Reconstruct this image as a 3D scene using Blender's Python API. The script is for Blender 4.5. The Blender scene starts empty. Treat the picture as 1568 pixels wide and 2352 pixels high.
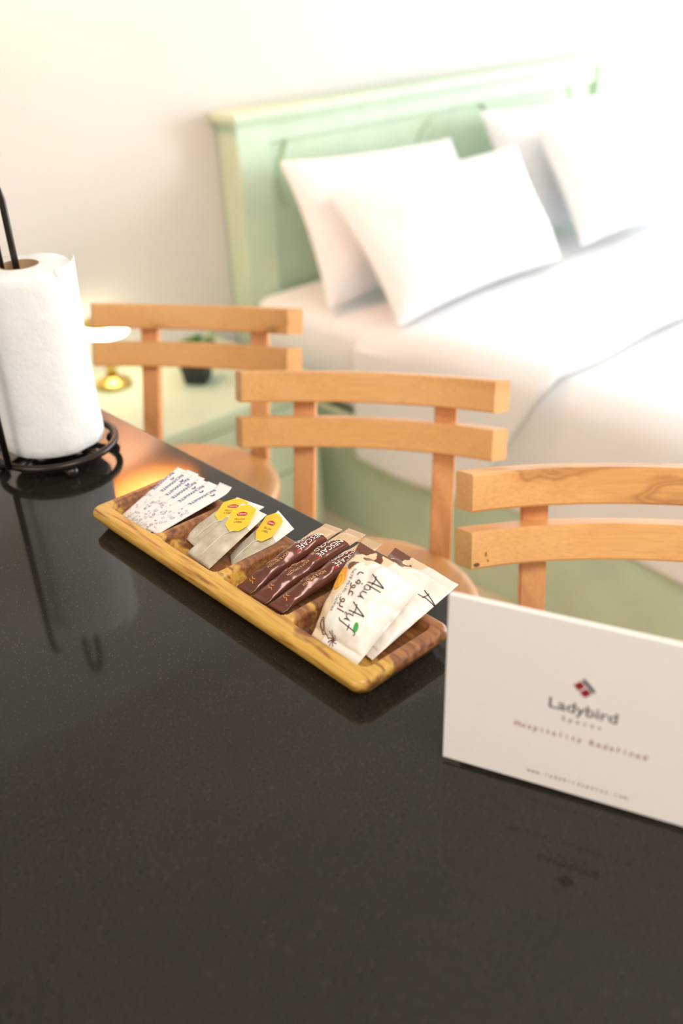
import bpy, bmesh, math, random
from mathutils import Vector, Matrix, noise

scene = bpy.context.scene
COL = scene.collection
rnd = random.Random(7)

# ------------------------------------------------------------------ camera
cam_data = bpy.data.cameras.new('camera')
cam = bpy.data.objects.new('camera', cam_data)
COL.objects.link(cam)
cam.matrix_world = Matrix(((0.73435399, 0.36576123, -0.57178924, 0.0),
                           (-0.67707722, 0.33533184, -0.65507174, 0.0),
                           (-0.04786071, 0.86820002, 0.49390088, 1.5),
                           (0, 0, 0, 1)))
cam_data.sensor_fit = 'VERTICAL'
cam_data.sensor_height = 36.0
cam_data.sensor_width = 24.0
cam_data.lens = 33.83
cam_data.clip_start = 0.02
cam_data.dof.use_dof = True
cam_data.dof.focus_distance = 0.85
cam_data.dof.aperture_fstop = 3.3
scene.camera = cam

# ------------------------------------------------------------------ world, lights, exposure
world = bpy.data.worlds.new('daylight')
scene.world = world
world.use_nodes = True
world.node_tree.nodes['Background'].inputs[0].default_value = (0.82, 0.91, 1.0, 1)
world.node_tree.nodes['Background'].inputs[1].default_value = 1.2

def area_light(name, loc, direction, sx, sy, power, color):
    d = bpy.data.lights.new(name, 'AREA')
    d.shape = 'RECTANGLE'; d.size = sx; d.size_y = sy
    d.energy = power; d.color = color
    o = bpy.data.objects.new(name, d)
    o.location = loc
    o.rotation_euler = Vector(direction).to_track_quat('-Z', 'Y').to_euler()
    COL.objects.link(o)
    return o

# daylight entering through the two openings of the right-hand wall: bedside window and balcony door
area_light('window_daylight', (5.9, 1.25, 1.6), (-1, 0.0, -0.05), 1.7, 1.5, 40, (0.86, 0.93, 1.0))
area_light('balcony_daylight', (5.9, -0.75, 1.25), (-1, 0.1, 0.0), 1.7, 2.2, 150, (0.88, 0.94, 1.0))
# warm ceiling panel over the kitchen side; added fill over the bar, behind the camera
area_light('kitchen_ceiling_light', (-1.7, 0.3, 2.64), (0.35, 0.05, -1), 1.6, 1.6, 38, (1.0, 0.91, 0.82))
area_light('bar_fill_light', (0.35, -0.75, 2.64), (0.25, 0.3, -1), 1.1, 0.9, 35, (1.0, 0.96, 0.93))  # added fill to lift the bed side panel, pillows and card

scene.view_settings.view_transform = 'Standard'
scene.view_settings.look = 'None'
scene.view_settings.gamma = 1.0
scene.view_settings.use_curve_mapping = False
scene.view_settings.exposure = 0.47
scene.cycles.use_denoising = True
scene.cycles.max_bounces = 10
scene.cycles.diffuse_bounces = 6
scene.cycles.caustics_reflective = False
scene.cycles.caustics_refractive = False
scene.cycles.sample_clamp_indirect = 6.0

# ------------------------------------------------------------------ helpers
def srgb(r, g, b):
    f = lambda c: (c / 255 / 12.92) if c / 255 <= 0.04045 else ((c / 255 + 0.055) / 1.055) ** 2.4
    return (f(r), f(g), f(b))

def tag(o, label=None, cat=None, group=None, kind=None):
    if label: o['label'] = label
    if cat: o['category'] = cat
    if group: o['group'] = group
    if kind: o['kind'] = kind
    return o

def empty(name, loc=(0, 0, 0), rz=0.0):
    o = bpy.data.objects.new(name, None)
    o.empty_display_size = 0.05
    o.location = loc
    o.rotation_euler = (0, 0, rz)
    COL.objects.link(o)
    return o

def thing(name, label, cat, loc=(0, 0, 0), rz=0.0, group=None):
    return tag(empty(name, loc, rz), label, cat, group)

def mesh_obj(name, verts, faces, mat, parent=None, smooth=False, fmat=None):
    me = bpy.data.meshes.new(name)
    me.from_pydata([tuple(v) for v in verts], [], faces)
    for m in (mat if isinstance(mat, (list, tuple)) else [mat]):
        me.materials.append(m)
    if fmat:
        for p, i in zip(me.polygons, fmat): p.material_index = i
    if smooth:
        for p in me.polygons: p.use_smooth = True
    me.update()
    o = bpy.data.objects.new(name, me)
    COL.objects.link(o)
    if parent is not None: o.parent = parent
    return o

def bm_obj(name, bm, mat, parent=None, smooth=False):
    bmesh.ops.recalc_face_normals(bm, faces=bm.faces)
    me = bpy.data.meshes.new(name)
    bm.to_mesh(me); bm.free()
    me.materials.append(mat)
    if smooth:
        for p in me.polygons: p.use_smooth = True
    o = bpy.data.objects.new(name, me)
    COL.objects.link(o)
    if parent is not None: o.parent = parent
    return o

def add_box(bm, x0, x1, y0, y1, z0, z1, bev=0.0, M=None):
    vs = [bm.verts.new(c) for c in ((x0, y0, z0), (x1, y0, z0), (x1, y1, z0), (x0, y1, z0),
                                    (x0, y0, z1), (x1, y0, z1), (x1, y1, z1), (x0, y1, z1))]
    fs = [bm.faces.new([vs[i] for i in q]) for q in
          ((3, 2, 1, 0), (4, 5, 6, 7), (0, 1, 5, 4), (1, 2, 6, 5), (2, 3, 7, 6), (3, 0, 4, 7))]
    geom = vs
    if bev > 0:
        es = list({e for f in fs for e in f.edges})
        r = bmesh.ops.bevel(bm, geom=es, offset=bev, segments=2, affect='EDGES', profile=0.6)
        geom = list({v for f in r['faces'] for v in f.verts} | {v for v in vs if v.is_valid})
    if M is not None:
        bmesh.ops.transform(bm, matrix=M, verts=[v for v in geom if v.is_valid])
    return bm

def box(name, x0, x1, y0, y1, z0, z1, mat, parent=None, bev=0.0):
    return bm_obj(name, add_box(bmesh.new(), x0, x1, y0, y1, z0, z1, bev), mat, parent)

def add_lathe(bm, prof, cx=0, cy=0, n=32, closed=False):
    """prof: (radius, z) points, revolved about the vertical axis through (cx, cy)."""
    rings = []
    for r, z in prof:
        if r < 1e-6:
            rings.append([bm.verts.new((cx, cy, z))])
        else:
            rings.append([bm.verts.new((cx + r * math.cos(2 * math.pi * k / n), cy + r * math.sin(2 * math.pi * k / n), z)) for k in range(n)])
    pairs = list(zip(rings, rings[1:]))
    if closed: pairs.append((rings[-1], rings[0]))
    for a, b in pairs:
        for k in range(n):
            k2 = (k + 1) % n
            if len(a) == 1 and len(b) == 1: continue
            if len(a) == 1: bm.faces.new((a[0], b[k], b[k2]))
            elif len(b) == 1: bm.faces.new((a[k], b[0], a[k2]))
            else: bm.faces.new((a[k], b[k], b[k2], a[k2]))
    return bm

def add_tube(bm, pts, r, n=10, closed=False):
    pts = [Vector(p) for p in pts]
    N = len(pts); rings = []
    prev = None
    for i, p in enumerate(pts):
        if closed: t = pts[(i + 1) % N] - pts[i - 1]
        else: t = pts[min(i + 1, N - 1)] - pts[max(i - 1, 0)]
        t.normalize()
        if prev is None:
            a = Vector((0, 0, 1)) if abs(t.z) < 0.9 else Vector((1, 0, 0))
            u = t.cross(a).normalized()
        else:
            u = (prev - t * prev.dot(t)).normalized()
        prev = u
        w = t.cross(u)
        rr = r[i] if isinstance(r, (list, tuple)) else r
        rings.append([bm.verts.new(p + (u * math.cos(2 * math.pi * k / n) + w * math.sin(2 * math.pi * k / n)) * rr) for k in range(n)])
    rng = range(N) if closed else range(N - 1)
    for i in rng:
        a, b = rings[i], rings[(i + 1) % N]
        for k in range(n):
            bm.faces.new((a[k], a[(k + 1) % n], b[(k + 1) % n], b[k]))
    if not closed:
        bm.faces.new(rings[0][::-1]); bm.faces.new(rings[-1])
    return bm

def smoothstep(a, b, x):
    t = min(1, max(0, (x - a) / (b - a)))
    return t * t * (3 - 2 * t)

# ------------------------------------------------------------------ materials
def mat_new(name):
    m = bpy.data.materials.new(name); m.use_nodes = True
    nt = m.node_tree
    return m, nt, nt.nodes['Principled BSDF']

def plain(name, col, rough=0.5, spec=0.5, metal=0.0, noise_amt=0.0, noise_scale=30.0, bump=0.0, bump_scale=200.0, sheen=0.0):
    m, nt, b = mat_new(name)
    b.inputs['Roughness'].default_value = rough
    b.inputs['Specular IOR Level'].default_value = spec
    b.inputs['Metallic'].default_value = metal
    b.inputs['Base Color'].default_value = (*col, 1)
    if sheen: b.inputs['Sheen Weight'].default_value = sheen
    tc = nt.nodes.new('ShaderNodeTexCoord')
    if noise_amt > 0:
        nz = nt.nodes.new('ShaderNodeTexNoise'); nz.inputs['Scale'].default_value = noise_scale
        nz.inputs['Detail'].default_value = 4
        nt.links.new(tc.outputs['Object'], nz.inputs['Vector'])
        r = nt.nodes.new('ShaderNodeValToRGB')
        lo = tuple(c * (1 - noise_amt) for c in col); hi = tuple(min(1, c * (1 + noise_amt)) for c in col)
        r.color_ramp.elements[0].position = 0.3; r.color_ramp.elements[0].color = (*lo, 1)
        r.color_ramp.elements[1].position = 0.7; r.color_ramp.elements[1].color = (*hi, 1)
        nt.links.new(nz.outputs['Fac'], r.inputs['Fac'])
        nt.links.new(r.outputs['Color'], b.inputs['Base Color'])
    if bump > 0:
        nz = nt.nodes.new('ShaderNodeTexNoise'); nz.inputs['Scale'].default_value = bump_scale
        nz.inputs['Detail'].default_value = 3
        nt.links.new(tc.outputs['Object'], nz.inputs['Vector'])
        bp = nt.nodes.new('ShaderNodeBump'); bp.inputs['Strength'].default_value = bump
        bp.inputs['Distance'].default_value = 0.002
        nt.links.new(nz.outputs['Fac'], bp.inputs['Height'])
        nt.links.new(bp.outputs['Normal'], b.inputs['Normal'])
    return m

def wood(name, stops, scale, rough=0.4, ring_scale=3.0, distort=6.0, grain=0.25, coat=0.0, detail_scale=(3, 60, 60)):
    """stops: (position, colour) of the ring pattern; scale stretches the grain along the axis given the smallest number."""
    m, nt, b = mat_new(name)
    tc = nt.nodes.new('ShaderNodeTexCoord')
    mp = nt.nodes.new('ShaderNodeMapping'); mp.inputs['Scale'].default_value = scale
    nt.links.new(tc.outputs['Object'], mp.inputs['Vector'])
    oi = nt.nodes.new('ShaderNodeObjectInfo')
    add = nt.nodes.new('ShaderNodeVectorMath'); add.operation = 'MULTIPLY_ADD'
    nt.links.new(oi.outputs['Random'], add.inputs[0]); add.inputs[1].default_value = (7, 13, 5)
    nt.links.new(mp.outputs['Vector'], add.inputs[2])
    nz = nt.nodes.new('ShaderNodeTexNoise'); nz.inputs['Scale'].default_value = ring_scale
    nz.inputs['Detail'].default_value = 3; nz.inputs['Distortion'].default_value = 0.6
    nt.links.new(add.outputs['Vector'], nz.inputs['Vector'])
    mul = nt.nodes.new('ShaderNodeMath'); mul.operation = 'MULTIPLY'; mul.inputs[1].default_value = distort
    nt.links.new(nz.outputs['Fac'], mul.inputs[0])
    fr = nt.nodes.new('ShaderNodeMath'); fr.operation = 'PINGPONG'; fr.inputs[1].default_value = 1.0
    nt.links.new(mul.outputs[0], fr.inputs[0])
    rp = nt.nodes.new('ShaderNodeValToRGB')
    el = rp.color_ramp.elements
    while len(el) < len(stops): el.new(0.5)
    for e, (p, c) in zip(el, stops): e.position = p; e.color = (*c, 1)
    nt.links.new(fr.outputs[0], rp.inputs['Fac'])
    mp2 = nt.nodes.new('ShaderNodeMapping'); mp2.inputs['Scale'].default_value = detail_scale
    nt.links.new(tc.outputs['Object'], mp2.inputs['Vector'])
    n2 = nt.nodes.new('ShaderNodeTexNoise'); n2.inputs['Scale'].default_value = 6; n2.inputs['Detail'].default_value = 5
    nt.links.new(mp2.outputs['Vector'], n2.inputs['Vector'])
    mr = nt.nodes.new('ShaderNodeMapRange'); mr.inputs[1].default_value = 0.3; mr.inputs[2].default_value = 0.7
    mr.inputs[3].default_value = 1 - grain; mr.inputs[4].default_value = 1 + grain * 0.4
    nt.links.new(n2.outputs['Fac'], mr.inputs[0])
    vm = nt.nodes.new('ShaderNodeVectorMath'); vm.operation = 'SCALE'
    nt.links.new(rp.outputs['Color'], vm.inputs[0]); nt.links.new(mr.outputs[0], vm.inputs['Scale'])
    nt.links.new(vm.outputs[0], b.inputs['Base Color'])
    b.inputs['Roughness'].default_value = rough
    if coat: b.inputs['Coat Weight'].default_value = coat; b.inputs['Coat Roughness'].default_value = 0.15
    return m

def granite():
    m, nt, b = mat_new('black_granite')
    tc = nt.nodes.new('ShaderNodeTexCoord')
    v = nt.nodes.new('ShaderNodeTexVoronoi'); v.inputs['Scale'].default_value = 1500
    nt.links.new(tc.outputs['Object'], v.inputs['Vector'])
    sep = nt.nodes.new('ShaderNodeSeparateColor'); nt.links.new(v.outputs['Color'], sep.inputs[0])
    r = nt.nodes.new('ShaderNodeValToRGB'); e = r.color_ramp.elements
    e[0].position = 0.0; e[0].color = (0.010, 0.0086, 0.0066, 1)
    e[1].position = 0.90; e[1].color = (0.021, 0.018, 0.014, 1)
    x = e.new(0.985); x.color = (0.023, 0.020, 0.016, 1)
    x = e.new(0.9965); x.color = (0.07, 0.058, 0.045, 1)
    nt.links.new(sep.outputs[0], r.inputs['Fac'])
    nz = nt.nodes.new('ShaderNodeTexNoise'); nz.inputs['Scale'].default_value = 14; nz.inputs['Detail'].default_value = 6
    nt.links.new(tc.outputs['Object'], nz.inputs['Vector'])
    mr = nt.nodes.new('ShaderNodeMapRange'); mr.inputs[3].default_value = 0.75; mr.inputs[4].default_value = 1.3
    nt.links.new(nz.outputs['Fac'], mr.inputs[0])
    vm = nt.nodes.new('ShaderNodeVectorMath'); vm.operation = 'SCALE'
    nt.links.new(r.outputs['Color'], vm.inputs[0]); nt.links.new(mr.outputs[0], vm.inputs['Scale'])
    nt.links.new(vm.outputs[0], b.inputs['Base Color'])
    b.inputs['Roughness'].default_value = 0.075
    b.inputs['IOR'].default_value = 1.45
    return m

M_wall = plain('wall_paint', (0.68, 0.665, 0.64), 0.85, 0.2, bump=0.05, bump_scale=60)
M_ceil = plain('ceiling_paint', (0.64, 0.63, 0.61), 0.9, 0.1)
M_floor = plain('pale_floor', (0.74, 0.64, 0.46), 0.45, 0.4, noise_amt=0.06, noise_scale=3)
M_granite = granite()
M_cab = plain('cabinet_paint', (0.55, 0.54, 0.50), 0.5)
M_green = plain('sage_paint', (0.60, 0.725, 0.555), 0.5, 0.35, noise_amt=0.05, noise_scale=9, bump=0.06, bump_scale=35)
M_white = plain('white_cotton', (0.89, 0.89, 0.90), 0.9, 0.15, bump=0.12, bump_scale=900, sheen=0.15)
M_stool = wood('beech_wood', [(0.0, (0.76, 0.405, 0.145)), (0.45, (0.74, 0.38, 0.13)), (0.84, (0.68, 0.33, 0.105)), (0.94, (0.47, 0.20, 0.06)), (1.0, (0.60, 0.28, 0.085))],
               (2.2, 9, 9), 0.38, ring_scale=1.1, distort=4.6, grain=0.12, coat=0.15)
M_seat = wood('beech_seat', [(0.0, (0.76, 0.40, 0.12)), (0.55, (0.73, 0.36, 0.10)), (0.92, (0.60, 0.29, 0.095)), (1.0, (0.64, 0.33, 0.11))],
              (9, 1.4, 5), 0.42, ring_scale=1.0, distort=2.2, grain=0.10, coat=0.15, detail_scale=(60, 3, 60))
M_post = wood('beech_post', [(0.0, (0.76, 0.38, 0.155)), (0.9, (0.72, 0.345, 0.13)), (1.0, (0.62, 0.28, 0.10))],
              (9, 9, 1.2), 0.4, ring_scale=1.0, distort=2.0, grain=0.10, coat=0.1, detail_scale=(60, 60, 3))
M_knot = plain('wood_knot', (0.13, 0.05, 0.025), 0.5)
def acacia():
    """Yellow sapwood along the near rim, brown heartwood inside and at the ends, fine streaks along the length."""
    m, nt, b = mat_new('acacia_two_tone')
    tc = nt.nodes.new('ShaderNodeTexCoord')
    def nz(scale, sc, detail=4, dist=0.0):
        mp = nt.nodes.new('ShaderNodeMapping'); mp.inputs['Scale'].default_value = scale
        nt.links.new(tc.outputs['Object'], mp.inputs['Vector'])
        n = nt.nodes.new('ShaderNodeTexNoise'); n.inputs['Scale'].default_value = sc
        n.inputs['Detail'].default_value = detail; n.inputs['Distortion'].default_value = dist
        nt.links.new(mp.outputs['Vector'], n.inputs['Vector']); return n.outputs['Fac']
    def math_(op, a, c=None):
        n = nt.nodes.new('ShaderNodeMath'); n.operation = op
        for i, v in enumerate((a, c)):
            if v is None: continue
            if isinstance(v, (int, float)): n.inputs[i].default_value = v
            else: nt.links.new(v, n.inputs[i])
        return n.outputs[0]
    def ramp(f, st):
        r = nt.nodes.new('ShaderNodeValToRGB'); el = r.color_ramp.elements
        while len(el) < len(st): el.new(0.5)
        for e, (p, c) in zip(el, st): e.position = p; e.color = (*c, 1)
        nt.links.new(f, r.inputs['Fac']); return r.outputs['Color']
    sep = nt.nodes.new('ShaderNodeSeparateXYZ'); nt.links.new(tc.outputs['Object'], sep.inputs[0])
    streak = nz((60, 5, 60), 3.0, 5, 0.4)
    sap = ramp(streak, [(0.34, (0.28, 0.11, 0.022)), (0.43, (0.50, 0.25, 0.042)), (0.55, (0.63, 0.37, 0.07)), (0.66, (0.58, 0.31, 0.055)), (0.78, (0.38, 0.16, 0.03))])
    heart = ramp(streak, [(0.30, (0.11, 0.035, 0.014)), (0.50, (0.235, 0.085, 0.028)), (0.70, (0.36, 0.155, 0.048))])
    big = nz((6, 2.4, 6), 4.0, 3, 0.5)
    # heartwood where the position across the tray plus a wandering boundary says so
    across = math_('MULTIPLY', sep.outputs['X'], 14.0)
    ends = math_('MULTIPLY', math_('MAXIMUM', math_('SUBTRACT', math_('MULTIPLY', sep.outputs['Y'], -1.0), 0.176), 0.0), 22.0)
    far = math_('MULTIPLY', math_('MAXIMUM', math_('SUBTRACT', sep.outputs['X'], 0.036), 0.0), -60.0)
    f = math_('ADD', math_('ADD', across, math_('MULTIPLY', big, 2.6)), math_('ADD', ends, far))
    mr = nt.nodes.new('ShaderNodeMapRange'); mr.interpolation_type = 'SMOOTHSTEP'
    mr.inputs[1].default_value = 0.92; mr.inputs[2].default_value = 1.08
    nt.links.new(f, mr.inputs[0])
    mx = nt.nodes.new('ShaderNodeMix'); mx.data_type = 'RGBA'
    nt.links.new(mr.outputs[0], mx.inputs[0]); nt.links.new(sap, mx.inputs[6]); nt.links.new(heart, mx.inputs[7])
    nt.links.new(mx.outputs[2], b.inputs['Base Color'])
    b.inputs['Roughness'].default_value = 0.42
    b.inputs['Coat Weight'].default_value = 0.12; b.inputs['Coat Roughness'].default_value = 0.2
    return m
M_tray = acacia()
M_iron = plain('bronze_black_metal', (0.035, 0.024, 0.020), 0.30, 0.5, 0.6)
M_paper = plain('kitchen_paper', (0.88, 0.87, 0.85), 0.95, 0.05, bump=0.35, bump_scale=160)
M_core = plain('cardboard', (0.42, 0.27, 0.15), 0.9, 0.1)
M_card = plain('card_board', (0.82, 0.755, 0.71), 0.75, 0.2, noise_amt=0.015, noise_scale=400)
M_ink_dark = plain('ink_grey', (0.13, 0.12, 0.11), 0.7, 0.1)
M_ink_navy = plain('ink_navy', (0.012, 0.022, 0.04), 0.7, 0.1)
M_ink_red = plain('ink_red', (0.30, 0.022, 0.035), 0.7, 0.1)
M_ink_rose = plain('ink_rose', (0.36, 0.13, 0.10), 0.7, 0.1)
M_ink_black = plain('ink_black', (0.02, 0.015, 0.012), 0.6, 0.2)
M_ink_blue = plain('ink_blue', (0.045, 0.07, 0.27), 0.7, 0.1)
M_ink_doodle = plain('ink_doodle', (0.17, 0.17, 0.27), 0.7, 0.1)
M_ink_white = plain('ink_white', (0.85, 0.83, 0.80), 0.6, 0.2)
M_ink_gold = plain('ink_gold', (0.66, 0.40, 0.17), 0.5, 0.3)
M_ink_brown = plain('ink_brown', (0.13, 0.045, 0.025), 0.6, 0.2)
M_ink_green = plain('ink_green', (0.06, 0.33, 0.07), 0.6, 0.2)
M_ink_orange = plain('ink_orange', (0.85, 0.33, 0.05), 0.6, 0.2)
M_ink_yellow = plain('ink_yellow', (0.85, 0.50, 0.04), 0.6, 0.2)
M_sugar = plain('sugar_paper', (0.84, 0.80, 0.765), 0.75, 0.2, bump=0.1, bump_scale=300)
M_brownfoil = plain('brown_foil', (0.150, 0.046, 0.028), 0.24, 0.7, 0.25, noise_amt=0.2, noise_scale=25)
M_tanfoil = plain('tan_foil', (0.62, 0.43, 0.27), 0.33, 0.5, 0.15)
M_foilwhite = plain('cream_film', (0.82, 0.76, 0.68), 0.33, 0.5)
M_foilcream = plain('beige_film', (0.76, 0.58, 0.38), 0.33, 0.5)
M_foilbrown = plain('brown_film', (0.17, 0.065, 0.04), 0.33, 0.5)
M_tag = plain('yellow_tag', (0.86, 0.57, 0.05), 0.55, 0.3)
M_red = plain('red_print', (0.52, 0.03, 0.025), 0.6, 0.2)
M_string = plain('cotton_string', (0.80, 0.74, 0.62), 0.9, 0.1)
M_brass = plain('brass', (0.72, 0.50, 0.14), 0.25, 0.5, 0.9)
M_pot = plain('black_pot', (0.025, 0.028, 0.030), 0.5, 0.4)
M_soil = plain('soil', (0.06, 0.04, 0.025), 0.95, 0.1, noise_amt=0.4, noise_scale=80)
M_leaf = plain('leaf_green', (0.13, 0.33, 0.07), 0.5, 0.4, noise_amt=0.25, noise_scale=40)
M_rattan = plain('dark_rattan', (0.10, 0.05, 0.025), 0.6, 0.3)
M_frame = plain('white_frame', (0.8, 0.8, 0.8), 0.4, 0.4)

def tea_paper():
    m, nt, b = mat_new('tea_bag_paper')
    tc = nt.nodes.new('ShaderNodeTexCoord')
    n = nt.nodes.new('ShaderNodeTexNoise'); n.inputs['Scale'].default_value = 55; n.inputs['Detail'].default_value = 7
    nt.links.new(tc.outputs['Object'], n.inputs['Vector'])
    r = nt.nodes.new('ShaderNodeValToRGB'); e = r.color_ramp.elements
    e[0].position = 0.32; e[0].color = (0.42, 0.355, 0.25, 1)
    e[1].position = 0.62; e[1].color = (0.66, 0.60, 0.48, 1)
    nt.links.new(n.outputs['Fac'], r.inputs['Fac'])
    nt.links.new(r.outputs['Color'], b.inputs['Base Color'])
    b.inputs['Roughness'].default_value = 0.9
    return m
M_tea = tea_paper()
M_teaflap = plain('tea_bag_flap', (0.80, 0.78, 0.72), 0.9, 0.1)

def emissive(name, col, strength):
    m, nt, b = mat_new(name)
    b.inputs['Base Color'].default_value = (*col, 1)
    b.inputs['Emission Color'].default_value = (*col, 1)
    b.inputs['Emission Strength'].default_value = strength
    return m
M_amber = emissive('amber_shade', (1.0, 0.50, 0.14), 3.0)
M_glow = emissive('lamp_diffuser', (1.0, 0.84, 0.58), 9.0)

# ------------------------------------------------------------------ the room
XL, XR, YB, YF, ZC = -2.6, 6.0, -3.1, 2.45, 2.7
tag(box('floor', XL - .1, XR + .1, YB - .1, YF + .1, -0.08, 0.0, M_floor), 'pale cream floor under the bed and stools', 'floor', kind='structure')
tag(box('ceiling', XL - .1, XR + .1, YB - .1, YF + .1, ZC, ZC + .08, M_ceil), 'plain white ceiling', 'ceiling', kind='structure')
tag(box('wall_back', XL - .1, XR + .1, YF, YF + .1, 0, ZC, M_wall), 'off-white wall behind the headboard', 'wall', kind='structure')
tag(box('wall_left', XL - .1, XL, YB, YF, 0, ZC, M_wall), 'off-white wall on the kitchen side', 'wall', kind='structure')

bm = bmesh.new()
for y0, y1, z0_, z1_ in ((YB, -1.65, 0, ZC), (-1.65, 0.15, 2.4, ZC), (0.15, 0.35, 0, ZC), (0.35, 2.15, 0, 0.8), (0.35, 2.15, 2.4, ZC), (2.15, YF, 0, ZC)):
    add_box(bm, XR, XR + .1, y0, y1, z0_, z1_)
tag(bm_obj('wall_right', bm, M_wall), 'off-white wall with the bedside window and balcony door', 'wall', kind='structure')
tag(box('wall_front', XL - .1, XR + .1, YB - .1, YB, 0, ZC, M_wall), 'off-white wall behind the camera', 'wall', kind='structure')
def opening(name, label, yc, z0_, w, h, cat):
    r = tag(empty(name, (XR + .05, yc, z0_)), label, cat, kind='structure')
    bm = bmesh.new(); a = w / 2
    add_box(bm, -.03, .03, -a, -a + .05, 0, h); add_box(bm, -.03, .03, a - .05, a, 0, h)
    add_box(bm, -.03, .03, -a + .05, a - .05, 0, .05); add_box(bm, -.03, .03, -a + .05, a - .05, h - .05, h); add_box(bm, -.03, .03, -.025, .025, .05, h - .05)
    bm_obj('frame', bm, M_frame, r)
opening('window_1', 'white framed bedside window', 1.25, 0.8, 1.8, 1.6, 'window')
opening('door_1', 'white framed glazed balcony door', -0.75, 0.0, 1.8, 2.4, 'door')

# ------------------------------------------------------------------ breakfast bar
CT = 1.02
bar = thing('breakfast_bar', 'long breakfast bar with polished black granite top', 'counter', (0, 0, 0))
box('countertop', -0.40, 0.5285, -1.6, 2.448, CT - 0.03, CT, M_granite, bar, bev=0.0018)
box('base_cabinet', -0.34, 0.22, -1.55, 2.44, 0.0, CT - 0.0305, M_cab, bar)

# ------------------------------------------------------------------ bed
bed = thing('bed', 'double bed with carved pale green wooden headboard and side panel', 'bed', (1.70, 0.3, 0))
BO = Vector((1.70, 0.3, 0))
def bbox(name, x0, x1, y0, y1, z0, z1, mat, parent, bev=0.0):
    return box(name, x0 - BO.x, x1 - BO.x, y0 - BO.y, y1 - BO.y, z0, z1, mat, parent, bev)
HX0, HX1 = 1.735, 3.60
head = bbox('headboard', HX0, HX1, 2.385, 2.445, 0.0, 1.115, M_green, bed, 0.004)
def sub(name, x0, x1, y0, y1, z0, z1, bev=0.003):
    return bbox(name, x0, x1, y0, y1, z0, z1, M_green, head, bev)
sub('stile', HX0, HX0 + .115, 2.352, 2.3855, 0, 1.112)
sub('stile', HX1 - .085, HX1, 2.352, 2.3855, 0, 1.112)
sub('top_rail', HX0 + .116, HX1 - .086, 2.366, 2.3855, 1.055, 1.112)
sub('cornice', HX0 - .022, HX1 + .03, 2.325, 2.446, 1.126, 1.152, .006)
sub('cornice_bead', HX0 - .010, HX1 + .014, 2.342, 2.446, 1.1125, 1.1258, .004)
# carved scroll mouldings on the panel
def scroll(pts):
    bm = bmesh.new()
    P = []
    ctrl = [Vector((x - BO.x, 2.383 - BO.y, z)) for x, z in pts]
    for i in range(len(ctrl) - 1):
        p0 = ctrl[max(i - 1, 0)]; p1 = ctrl[i]; p2 = ctrl[i + 1]; p3 = ctrl[min(i + 2, len(ctrl) - 1)]
        for k in range(6):
            t = k / 6
            P.append(0.5 * ((2 * p1) + (p2 - p0) * t + (2 * p0 - 5 * p1 + 4 * p2 - p3) * t * t + (3 * p1 - p0 - 3 * p2 + p3) * t ** 3))
    P.append(ctrl[-1])
    add_tube(bm, P, [0.011 if 0 < i < len(P) - 1 else 0.004 for i in range(len(P))], 8)
    return bm_obj('scroll_moulding', bm, M_green, head, True)
scroll([(1.975, 1.09), (1.948, 1.075), (1.94, 1.04), (1.925, 1.01), (1.912, 0.975), (1.91, 0.92), (1.93, 0.86)])
scroll([(2.60, 1.03), (2.556, 1.01), (2.525, 0.975), (2.51, 0.94), (2.505, 0.90)])
scroll([(2.708, 1.095), (2.712, 1.075), (2.713, 1.05)])
scroll([(2.767, 1.078), (2.80, 1.075), (2.835, 1.055), (2.87, 1.03), (2.90, 1.0), (2.92, 0.95)])
scroll([(3.34, 1.09), (3.36, 1.07), (3.37, 1.03), (3.385, 0.99), (3.39, 0.94)])
bbox('side_panel', 1.715, 1.745, 0.32, 2.351, 0.001, 0.36, M_green, bed, 0.004)
bbox('side_panel', 3.555, 3.585, 0.32, 2.351, 0.015, 0.36, M_green, bed, 0.004)
bbox('foot_panel', 1.746, 3.554, 0.30, 0.33, 0.015, 0.36, M_green, bed, 0.004)
bbox('slat_base', 1.746, 3.554, 0.331, 2.35, 0.24, 0.30, M_green, bed)
# mattress with fitted sheet, soft rounded edges
bm = bmesh.new()
add_box(bm, 1.722 - BO.x, 3.578 - BO.x, 0.345 - BO.y, 2.345 - BO.y, 0.365, 0.63)
bmesh.ops.bevel(bm, geom=list(bm.edges), offset=0.05, segments=5, affect='EDGES', profile=0.5)
bm_obj('mattress', bm, M_white, bed, True)

def fabric_noise(x, y, z=0.0, s=1.0):
    return noise.noise(Vector((x * s, y * s, z)))

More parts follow.
